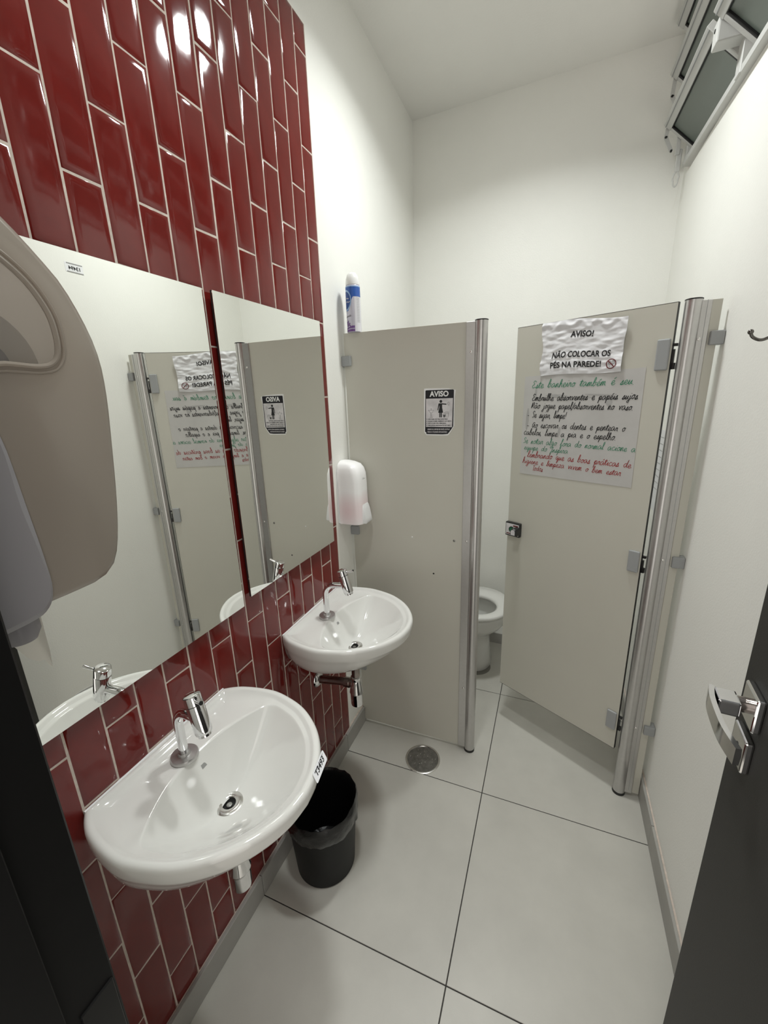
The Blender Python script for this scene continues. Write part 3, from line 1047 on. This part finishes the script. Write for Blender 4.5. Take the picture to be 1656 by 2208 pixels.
V, Fs = ribbon([circle(cx - .005, cz + .004, .0035, 10, .006) + [circle(cx - .005, cz + .004, .0035, 10, .006)[0]], circle(cx + .006, cz + .004, .0035, 10, .006) + [circle(cx + .006, cz + .004, .0035, 10, .006)[0]],
               [(cx - .007, cz - .009), (cx - .005, cz - .006), (cx - .003, cz - .009)], [(cx + .004, cz - .004), (cx + .007, cz - .004)]], ptext, .0013, .0013)
raw('footprint_symbol', V, Fs, 'ink_grey', t)

# ------------------------------------------------------------------ handwritten poster
GL = {
 'a': ([[(.7, .85), (.35, 1), (.05, .6), (.15, .1), (.42, .1), (.68, .75), (.7, .25), (.95, .05)]], .95),
 'b': ([[(0, .1), (.3, 1.2), (.36, 1.85), (.18, 1.85), (.1, .3), (.35, 0), (.6, .4), (.45, .85), (.75, .8)]], .8),
 'c': ([[(.65, .8), (.35, 1), (.05, .5), (.3, .02), (.75, .2)]], .75),
 'd': ([[(.65, .85), (.3, .95), (.05, .45), (.3, .02), (.6, .5), (.74, 1.85), (.68, .3), (.95, .05)]], .95),
 'e': ([[(0, .25), (.5, .6), (.38, 1), (.1, .7), (.17, .12), (.45, 0), (.75, .3)]], .72),
 'f': ([[(0, .1), (.4, 1.4), (.48, 1.9), (.3, 1.7), (.22, -.6), (.38, -.8), (.42, 0), (.7, .2)]], .68),
 'g': ([[(.65, .85), (.3, 1), (.05, .5), (.3, .05), (.62, .75), (.58, -.6), (.3, -.9), (.1, -.6), (.9, .2)]], .9),
 'h': ([[(0, .1), (.3, 1.3), (.3, 1.9), (.12, 1.7), (.1, 0), (.2, .7), (.48, .92), (.55, .2), (.8, .05)]], .8),
 'i': ([[(0, .2), (.25, .95), (.2, .2), (.48, .1)], [(.3, 1.35), (.34, 1.45)]], .48),
 'j': ([[(.2, .9), (.18, -.6), (-.05, -.85), (-.15, -.5), (.5, .2)], [(.27, 1.35), (.31, 1.45)]], .5),
 'l': ([[(0, .1), (.35, 1.4), (.3, 1.9), (.14, 1.6), (.2, .15), (.48, .1)]], .48),
 'm': ([[(0, .1), (.14, .95), (.12, 0), (.22, .75), (.4, .95), (.45, 0), (.55, .75), (.74, .95), (.8, .15), (1.05, .1)]], 1.05),
 'n': ([[(0, .1), (.14, .95), (.12, 0), (.24, .75), (.46, .95), (.52, .15), (.78, .1)]], .78),
 'o': ([[(.4, 1), (.08, .6), (.25, .02), (.6, .35), (.5, .95), (.36, .85), (.8, .85)]], .78),
 'p': ([[(0, .3), (.2, .95), (.1, -.9), (.18, .6), (.48, .95), (.58, .4), (.28, .05), (.8, .15)]], .8),
 'q': ([[(.6, .85), (.25, 1), (.05, .5), (.3, .05), (.6, .75), (.52, -.9), (.8, .2)]], .8),
 'r': ([[(0, .1), (.17, .98), (.22, .8), (.46, .92), (.44, .2), (.68, .1)]], .66),
 's': ([[(0, .1), (.36, 1), (.34, .6), (.48, .22), (.22, 0), (.06, .15), (.66, .12)]], .62),
 't': ([[(0, .2), (.26, 1.55), (.2, .2), (.5, .1)], [(-.1, 1.1), (.6, 1.15)]], .52),
 'u': ([[(0, .2), (.14, .95), (.12, .2), (.33, .05), (.56, .9), (.53, .2), (.8, .1)]], .8),
 'v': ([[(0, .9), (.18, .88), (.3, .05), (.58, .95), (.82, .88)]], .78),
 'x': ([[(0, .9), (.2, .8), (.5, .1), (.75, .1)], [(.65, .95), (.1, 0)]], .75),
 'z': ([[(.05, .9), (.55, .95), (.1, .08), (.35, .2), (.68, .1)]], .7),
 'E': ([[(.8, 1.6), (.4, 1.9), (.15, 1.5), (.5, 1.05), (.1, .6), (.3, .05), (.85, .3)]], .95),
 'N': ([[(0, 0), (.14, 1.6), (.2, .2), (.5, 1.5), (.72, 1.3), (.72, .2), (.95, .1)]], 1.0),
 'S': ([[(.75, 1.5), (.45, 1.85), (.15, 1.4), (.6, .8), (.5, .1), (.1, .1)]], .85),
 'A': ([[(.7, 1.4), (.35, 1.6), (.05, .8), (.3, .05), (.68, 1.2), (.72, .2), (1, .1)]], 1.0),
 'I': ([[(.1, 1.5), (.5, 1.8), (.35, .9), (.28, -.4), (.05, -.5), (.2, .1), (.6, .2)]], .65),
 'L': ([[(0, .1), (.45, 1.4), (.4, 1.9), (.18, 1.6), (.2, .15), (.6, .1)]], .6),
 'T': ([[(0, 1.55), (.85, 1.65)], [(.45, 1.6), (.38, .1), (.55, .1)]], .7),
 '/': ([[(0, -.5), (.5, 1.8)]], .5), '-': ([[(.05, .5), (.5, .5)]], .7), '.': ([[(.1, 0), (.16, .08)]], .35),
 ',': ([[(.15, .1), (.02, -.3)]], .35), '!': ([[(.2, 1.8), (.12, .5)], [(.08, .02), (.12, .1)]], .4), ' ': ([], .95),
}
ACC = {'ã': ('a', [(.1, 1.4), (.3, 1.55), (.45, 1.4), (.65, 1.5)]), 'é': ('e', [(.3, 1.3), (.6, 1.65)]), 'á': ('a', [(.35, 1.35), (.65, 1.7)])}
def handwriting(s):
    x = 0.
    out = []
    for ch in s:
        acc = None
        if ch in ACC:
            ch, acc = ACC[ch]
        st, adv = GL[ch]
        jy = random.uniform(-.06, .06)
        sc = random.uniform(.94, 1.08)
        for p in st + ([acc] if acc else []):
            pts = catmull([(a, b, 0) for a, b in p], 4) if len(p) > 2 else [Vector((a, b, 0)) for a, b in p]
            out.append([(x + q.x + .22 * q.y, q.y * sc + jy) for q in pts])
        x += adv
    return out, x
t = thing('handwritten_poster', 'handwritten cleaning-rules poster in green, black and red on the stall door', 'poster')
def postmap(s, z, off):
    return dsurf(s, z, off)
PC = [(.477, 1.586), (.062, 1.591), (.060, 1.214), (.477, 1.214)]   # TL TR BR BL
def pgrid(u, v, off):
    a = PC[3][0] + (PC[2][0] - PC[3][0]) * u, PC[3][1] + (PC[2][1] - PC[3][1]) * u
    b = PC[0][0] + (PC[1][0] - PC[0][0]) * u, PC[0][1] + (PC[1][1] - PC[0][1]) * u
    q = a[0] + (b[0] - a[0]) * v, a[1] + (b[1] - a[1]) * v
    return dsurf(q[0], q[1], off + .0003 * (1 + noise.noise(Vector((u * 5, v * 5, 0)))))
sheet('sheet', pgrid, 0, 1, 0, 1, 12, 12, 'poster_paper', t, .0003)
HL = [
 ('Este banheiro também é seu.', .447, .090, 1.5430, 1.543, 0.0138, 'ink_green', 0.0020),
 ('Embrulhe absorventes e papéis sujos', .443, .075, 1.4960, 1.4975, 0.0127, 'ink_black', 0.0023),
 ('Não jogue papel/absorventes no vaso.', .443, .084, 1.4690, 1.4630, 0.0127, 'ink_black', 0.0021),
 ('- Se sujar, limpe!', .458, .303, 1.4350, 1.4330, 0.0132, 'ink_black', 0.0021),
 ('- Ao escovar os dentes e pentear o', .458, .100, 1.3970, 1.3960, 0.0127, 'ink_black', 0.0020),
 ('cabelos, limpe a pia e o espelho.', .469, .125, 1.3690, 1.3660, 0.0127, 'ink_black', 0.0020),
 ('Se notar algo fora do normal acione a', .470, .062, 1.3360, 1.3310, 0.0122, 'ink_green', 0.0017),
 ('equipe do Inspira', .464, .285, 1.3110, 1.3080, 0.0115, 'ink_green', 0.0016),
 ('Lembrando que as boas práticas de', .448, .069, 1.2830, 1.2790, 0.0127, 'ink_red', 0.0019),
 ('higiene e limpeza vivem o bem estar', .467, .097, 1.2570, 1.2490, 0.0119, 'ink_red', 0.0018),
 ('Todos', .423, .378, 1.2320, 1.2310, 0.0115, 'ink_red', 0.0017),
]
for s, a, b, za, zb, xh, mt, wd_ in HL:
    st, W = handwriting(s)
    k = (a - b) / W
    f_ = lambda x, y, off: dsurf(a - x, za + (zb - za) * (x / (a - b)) + y, off)
    V, Fs = ribbon([[(px * k, py * xh) for px, py in p] for p in st], f_, wd_, .0012)
    raw('handwritten_line', V, Fs, mt, t)
# worn ink smears beside and through the writing
for (s, z, wd_, ht, an) in ((.345, 1.513, .085, .010, 3), (.270, 1.5045, .11, .010, -2), (.195, 1.5135, .10, .005, 3), (.457, 1.428, .012, .085, 2), (.325, 1.385, .010, .040, 8), (.428, 1.522, .010, .045, 4), (.160, 1.492, .020, .030, 0)):
    c_, s_ = math.cos(math.radians(an)), math.sin(math.radians(an))
    pts = [(math.cos(q) * wd_ / 2, math.sin(q) * ht / 2) for q in [2 * PI * k / 14 for k in range(14)]]
    raw('ink_smear', [dsurf(s + x * c_ - y * s_, z + x * s_ + y * c_, .0010) for x, y in pts], [tuple(range(14))], 'ink_smear', t)

# ------------------------------------------------------------------ printed warning sticker on the fixed panel
t = thing('warning_sticker', 'black and silver AVISO sticker with woman pictogram on the stall partition', 'sticker')
def smap(x, z, off):
    return Vector((x, YP - .0063 - off, z))
SX0, SX1, SZ0, SZ1 = .322, .4295, 1.389, 1.5495
sw, sh = SX1 - SX0, SZ1 - SZ0
def sm(u, v, off):
    return smap(SX0 + sw * u, SZ0 + sh * v, off)
edge = [(-.03, .055), (.0, .03), (.05, -.015), (.3, -.02), (.62, -.02), (.78, -.02), (.83, -.005), (.93, .09), (1.02, .20), (1.01, .40), (1.02, .8), (1.05, .97), (.97, .985), (.8, 1.01), (.4, 1.02), (.05, 1.025), (-.03, 1.02), (-.035, .7), (-.03, .3)]
bm = bmesh.new()
ring_loft(bm, [[sm(u, v, 0) for u, v in edge], [sm(u, v, .0004) for u, v in edge]], True, True, True)
obj('backing_paper', bm, 'sticker_white', t)
dk = [(.0, .06), (.04, .055), (.05, .01), (.62, .005), (.80, .015), (.90, .10), (.985, .185), (.995, .97), (.96, .985), (.05, .985), (.02, .975)]
poly('dark_ground', dk, sm, 'sticker_dark', t, .0007)
poly('silver_field', [(.035, .175), (.945, .165), (.965, .80), (.04, .80)], sm, 'sticker_silver', t, .0010)
def smt(x, y, off):
    return smap(SX0 + x, SZ0 + y, off)
put_text('heading', 'AVISO', .026, smt, sw * .49, sh * .845, 'sticker_white', t, .0010, bold=.0009, align='CENTER', width=.070)
# woman pictogram
F_ = lambda u, v, off: smap(SX0 + sw * u, SZ0 + sh * v, off)
poly('pictogram', circle(.555, .735, .047, 16, .032), F_, 'ink_black', t, .0013)
wo = [(.485, .692), (.62, .692), (.62, .66), (.605, .60), (.63, .49), (.465, .49), (.50, .60), (.50, .67), (.475, .575), (.445, .58), (.47, .68)]
poly('pictogram', [(.50, .693), (.60, .693), (.60, .60), (.635, .487), (.465, .487), (.505, .60)], F_, 'ink_black', t, .0013)
poly('pictogram', [(.50, .693), (.475, .69), (.44, .545), (.465, .542), (.503, .655)], F_, 'ink_black', t, .0013)
poly('pictogram', [(.595, .693), (.745, .682), (.75, .668), (.74, .658), (.595, .668)], F_, 'ink_black', t, .0013)
poly('pictogram', [(.505, .490), (.542, .490), (.542, .386), (.505, .386)], F_, 'ink_black', t, .0013)
poly('pictogram', [(.555, .490), (.592, .490), (.592, .386), (.555, .386)], F_, 'ink_black', t, .0013)
smm = lambda x, y, off: smap(x, y, off)
UV = lambda L: [(SX0 + sw * a, SZ0 + sh * b) for a, b in L]
for strk in ([UV([(.12, .545), (.32, .545), (.27, .505), (.24, .495), (.235, .41), (.27, .385), (.17, .385), (.205, .41), (.20, .495), (.17, .505), (.12, .545)]),
               UV([(.22, .55), (.22, .585)]), UV([(.20, .575), (.24, .575)]),
               UV([(.80, .715), (.835, .72), (.84, .645), (.81, .65), (.785, .68), (.80, .715)]),
               UV([(.665, .475), (.83, .475), (.82, .50), (.72, .505), (.665, .475)]), UV([(.72, .47), (.735, .385), (.805, .385), (.815, .47)])]):
    V, Fs = ribbon([strk], smm, .0010, .0012)
    raw('pictogram', V, Fs, 'ink_grey', t)
poly('pictogram', [(.63, .445), (.72, .445), (.70, .385), (.65, .385)], F_, 'ink_grey', t, .0013)
for k, (s, wdt) in enumerate((('NÃO SUBA NO VASO SANITÁRIO', .073), ('JOGUE O PAPEL HIGIÊNICO NO CESTO', .087), ('APÓS O USO, DÊ A DESCARGA', .067), ('NÃO JOGUE ABSORVENTES NO VASO', .083))):
    v = (.335, .289, .243, .195)[k]
    put_text('rule_text', s, .0052, smt, sw * .115, sh * v, 'ink_black', t, .0013, bold=.0002, width=wdt)
    poly('bullet', circle(.07, v + .012, .012, 10, .009), F_, 'ink_black', t, .0013)
put_text('footer', 'LEMBRE-SE, DEPOIS DE VOCÊ, OUTRAS', .0066, smt, sw * .09, sh * .105, 'sticker_silver', t, .0010, bold=.0002, width=.083)
put_text('footer', 'PESSOAS UTILIZARÃO ESTE SANITÁRIO', .0066, smt, sw * .09, sh * .045, 'sticker_silver', t, .0010, bold=.0002, width=.074)

# notice on the right wall inside the stall, glimpsed through the hinge gap
t = thing('wall_notice', 'white paper notice on the right wall seen through the hinge gap', 'notice')
def nm(y, z, off):
    return Vector((XR - .0003 - off, y, z))
sheet('sheet', nm, .98, 1.25, 1.02, 1.36, 2, 2, 'paper', t, .0003)
ln = []
for k in range(9):
    z = 1.33 - k * .027
    ln.append([(1.235 - .0032 * q, z + .006 * abs(noise.noise(Vector((q * .9, k * 3.1, 2)))) * (q % 2)) for q in range(70)])
V, Fs = ribbon(ln, nm, .0012, .0009)
raw('handwriting', V, Fs, 'ink_black', t)
raw('red_block', [nm(y, z, .0009) for y, z in ((1.243, 1.045), (1.20, 1.045), (1.20, 1.078), (1.243, 1.078))], [(0, 1, 2, 3)], 'ink_red', t)

# number sticker high on the right wall, seen only in the mirror
t = thing('wall_sticker', 'small white number sticker high on the right wall, seen in the nearer mirror', 'sticker')
def ws(u, v, off):
    return Vector((XR - .0003 - off, .470 - u, 2.095 + v))
sheet('sheet', ws, -.037, .037, -.019, .019, 1, 1, 'label_white', t, .0003)
put_text('digits', '13494', .019, ws, 0, -.008, 'ink_black', t, .0008, bold=.0006, align='CENTER', width=.048)
raw('print_bar', [ws(a, b, .0008) for a, b in ((-.036, -.019), (.032, -.019), (.032, -.015), (-.036, -.015))], [(0, 1, 2, 3)], 'smudge', t)
raw('print_bar', [ws(a, b, .0008) for a, b in ((-.036, .013), (.030, .013), (.030, .017), (-.036, .017))], [(0, 1, 2, 3)], 'smudge', t)

# ================================================================== AEROSOL CAN on top of the partition
CR = .0265
CX, CY, CZ = .0485, .640, 1.7638
t = thing('aerosol_can', 'blue and lilac air freshener can on top of the stall partition', 'can', (CX, CY, CZ))
obj('body', lathe(bmesh.new(), [(CR - .001, 0), (CR, .002), (CR, .150), (CR - .001, .155), (CR - .004, .160)], n=40), 'can_lilac', t, True)
obj('cap', lathe(bmesh.new(), [(CR - .0015, .1585), (CR - .0015, .165), (CR - .003, .178), (CR - .0075, .192), (CR - .014, .199), (.003, .2005)], n=40), 'cap_plastic', t, True)
def cmap(a, z, off):
    # a: angle in degrees, 0 = towards -y (the sinks), positive towards the stall door
    th = math.radians(-90 + a)
    return Vector(((CR + off) * math.cos(th), (CR + off) * math.sin(th), z))
def wrap(name, f0, f1, a0, a1, material, off, n=40):
    V, Fs = [], []
    for i in range(n + 1):
        a = a0 + (a1 - a0) * i / n
        V += [cmap(a, f0(a), off), cmap(a, f1(a), off)]
    for i in range(n):
        Fs.append((2 * i, 2 * i + 2, 2 * i + 3, 2 * i + 1))
    return raw(name, V, Fs, material, t, True)
blue_low = lambda a: .060 + .058 * ss(-30, 32, a) if a < 40 else .118
wrap('blue_band', lambda a: .071 + .047 * ss(-25, 28, a), lambda a: .150, -100, 180, 'can_blue', .0002, 60)
wrap('light_rim', lambda a: .150, lambda a: .1535, -180, 180, 'can_lightblue', .0003, 60)
arc = lambda a, r: math.sqrt(max(0, r * r - a * a))
wrap('emblem_ring', lambda a: .108 - .037 * arc((a + 45) / 55, 1), lambda a: .108 + .034 * arc((a + 45) / 55, 1), -100, 10, 'can_lightblue', .0004, 40)
wrap('emblem_disc', lambda a: .108 - .031 * arc((a + 45) / 47, 1), lambda a: .108 + .028 * arc((a + 45) / 47, 1), -92, 2, 'can_navy', .0006, 40)
wrap('purple_wave', lambda a: .001, lambda a: .014 + .007 * ss(-60, 25, a), -100, 30, 'can_purple', .0003, 30)
wrap('purple_stripe', lambda a: .0075 + .003 * ss(-60, 25, a), lambda a: .009 + .0035 * ss(-60, 25, a), -90, 30, 'can_lilac', .0005, 30)
wrap('side_panel', lambda a: .001, lambda a: .117, 32, 100, 'can_pale', .0003, 20)
deg = lambda x: x / CR * 180 / PI
for z0, a0, n_ in ((.111, -40, 7), (.099, -36, 8)):
    V, Fs = ribbon([[(.0021 * k, .0035 * (k % 2) + .0012 * math.sin(k)) for k in range(n_)]], lambda x, y, off: cmap(a0 + deg(x), z0 + y, off), .0016, .0009)
    raw('emblem_lettering', V, Fs, 'sticker_white', t)
put_text('scent_name', 'lavanda', .0105, lambda x, y, off: cmap(-68 + deg(x), y + .12 * x, off), .002, .048, 'ink_grey', t, .0006, shear=.3)
for k in range(16):
    put_text('small_print', 'iiliilili', .0042, lambda x, y, off: cmap(52 + deg(x), y, off), 0, .032 + k * .0053, 'smudge', t, .0006, width=.013)
for k, (a, z, r_) in enumerate(((-36, .026, .0038), (-28, .031, .0033), (-20, .024, .0034), (-32, .020, .0034), (-12, .028, .0026), (-9, .021, .0027), (-26, .036, .0028), (-42, .033, .003))):
    raw('flower', [cmap(a + deg(x), z + y, .0007) for x, y in circle(0, 0, r_, 10)], [tuple(range(10))], 'can_purple', t)

# ================================================================== TOILET in the stall
t = thing('toilet', 'white ceramic toilet inside the stall, glimpsed between partition and door', 'toilet', (.440, 1.245, 0))
def ell(a, b0, b1, z, cy=0., n=48, cx=0.):
    out = []
    for k in range(n):
        th = 2 * PI * k / n
        s = math.sin(th)
        out.append((cx + a * math.cos(th), cy + (b1 if s > 0 else b0) * s, z))
    return out
bm = bmesh.new()
ring_loft(bm, [ell(.078, .115, .17, .0, .06), ell(.082, .118, .17, .004, .06), ell(.070, .105, .165, .05, .06), ell(.066, .100, .16, .14, .06), ell(.070, .108, .16, .20, .06), ell(.098, .135, .165, .245, .045),
               ell(.138, .165, .18, .290, .02), ell(.165, .180, .185, .335, .0), ell(.174, .187, .19, .372, 0), ell(.177, .190, .19, .385, 0), ell(.174, .187, .188, .393, 0), ell(.14, .15, .15, .393, 0),
               ell(.118, .128, .12, .380, 0), ell(.110, .118, .112, .33, 0), ell(.085, .085, .09, .25, .01), ell(.05, .05, .055, .205, .02)], True, True, True)
obj('bowl', bm, 'ceramic', t, True, angle=70)
raw('water', ell(.083, .083, .088, .2525, .01), [tuple(range(48))], 'mirror_glass', t)
bm = bmesh.new()
ring_loft(bm, [ell(.108, .108, .112, .396, -.03), ell(.180, .190, .188, .396, 0), ell(.184, .193, .19, .402, 0), ell(.183, .192, .19, .412, 0), ell(.176, .184, .184, .418, 0),
               ell(.120, .120, .122, .417, -.03), ell(.108, .108, .112, .410, -.03), ell(.106, .106, .110, .402, -.03), ell(.108, .108, .112, .396, -.03)], True)
obj('seat', bm, 'ceramic', t, True, angle=60)
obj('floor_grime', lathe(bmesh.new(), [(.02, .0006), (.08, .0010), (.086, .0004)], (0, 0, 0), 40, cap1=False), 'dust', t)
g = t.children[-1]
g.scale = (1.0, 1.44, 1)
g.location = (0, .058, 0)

# ================================================================== FLOOR: drain and bin
t = thing('floor_drain', 'round stainless floor drain set in the tile by the partition', 'drain', (.339, .517, .0002))
obj('rim', lathe(bmesh.new(), [(.0755, 0), (.075, .003), (.0715, .0045), (.0675, .004), (.0660, .0008)], n=56, cap1=False), 'steel_ring', t, True)
obj('cover_plate', lathe(bmesh.new(), [(.0668, .0002), (.0660, .0016), (.045, .0018), (.002, .0019)], n=56), 'steel', t, True)
for k in range(46):
    a = random.uniform(0, 2 * PI)
    r_ = .057 * math.sqrt(random.random())
    dxy = (r_ * math.cos(a), r_ * math.sin(a))
    m_ = 'dust' if k % 3 else 'steel_ring'
    s_ = random.uniform(.0010, .0024)
    obj('dirt_spot' if k % 3 else 'embossed_stud', lathe(bmesh.new(), [(s_, .0016), (s_ * .8, .0024), (s_ * .2, .0027)], (*dxy, 0), 8), m_, t, True)

t = thing('waste_bin', 'black plastic waste bin with black liner on the floor between the basins', 'bin', (.142, .018, 0))
obj('body', lathe(bmesh.new(), [(.094, 0), (.098, .004), (.103, .08), (.110, .18), (.1135, .235), (.1145, .262), (.1125, .262), (.108, .18), (.100, .07), (.094, .012), (.002, .010)], n=56), 'bin_plastic', t, True)
bm = bmesh.new()
rings = []
for j, (r_, z) in enumerate([(.1135, .196), (.1165, .203), (.1180, .222), (.1185, .245), (.1180, .262), (.1150, .272), (.1110, .268), (.1085, .240), (.1050, .17), (.099, .08), (.093, .02), (.03, .014)]):
    ring = []
    for k in range(96):
        a = 2 * PI * k / 96
        q = Vector((math.cos(a) * 3.2, math.sin(a) * 3.2, z * 22))
        amp = .0065 if 0 < j < 8 else .003
        dr_ = noise.noise(q) * amp * .6 + noise.noise(q * 2.7) * amp * .4
        if j >= 7:
            dr_ = -abs(dr_) - .0005
        if j <= 4:
            dr_ = abs(dr_) * 1.1
        dz = noise.noise(q * 1.6 + Vector((9, 2, 1))) * (.009 if j < 2 else .006 if j < 7 else 0)
        if j in (4, 5, 6):
            dz += .006 * math.sin(2 * a + .6)
        ring.append(((r_ + dr_) * math.cos(a), (r_ + dr_) * math.sin(a), z + dz))
    rings.append(ring)
ring_loft(bm, rings, True, False, True)
obj('liner', bm, 'bag_plastic', t, True, angle=70)

# ================================================================== HOOK on the right wall
t = thing('wall_hook', 'small dark metal hook with ball tip on the right wall', 'hook', (XR, .235, 1.640))
hk = catmull([(-.0685, 0, -.009), (-.066, 0, -.0155), (-.060, 0, -.0205), (-.051, 0, -.0238), (-.041, 0, -.0215), (-.026, 0, -.012), (-.004, 0, .004)], 6)
obj('arm', tube(bmesh.new(), hk, .0030, 12), 'hook_metal', t, True)
bm = bmesh.new()
bmesh.ops.create_uvsphere(bm, u_segments=20, v_segments=12, radius=.0052, matrix=Matrix.Translation((-.0690, 0, -.0075)))
obj('ball_tip', bm, 'hook_metal', t, True)
obj('wall_plate', lathe(bmesh.new(), [(.014, 0), (.014, -.003), (.011, -.005)], (0, 0, .005), 24, 'X'), 'hook_metal', t, True)
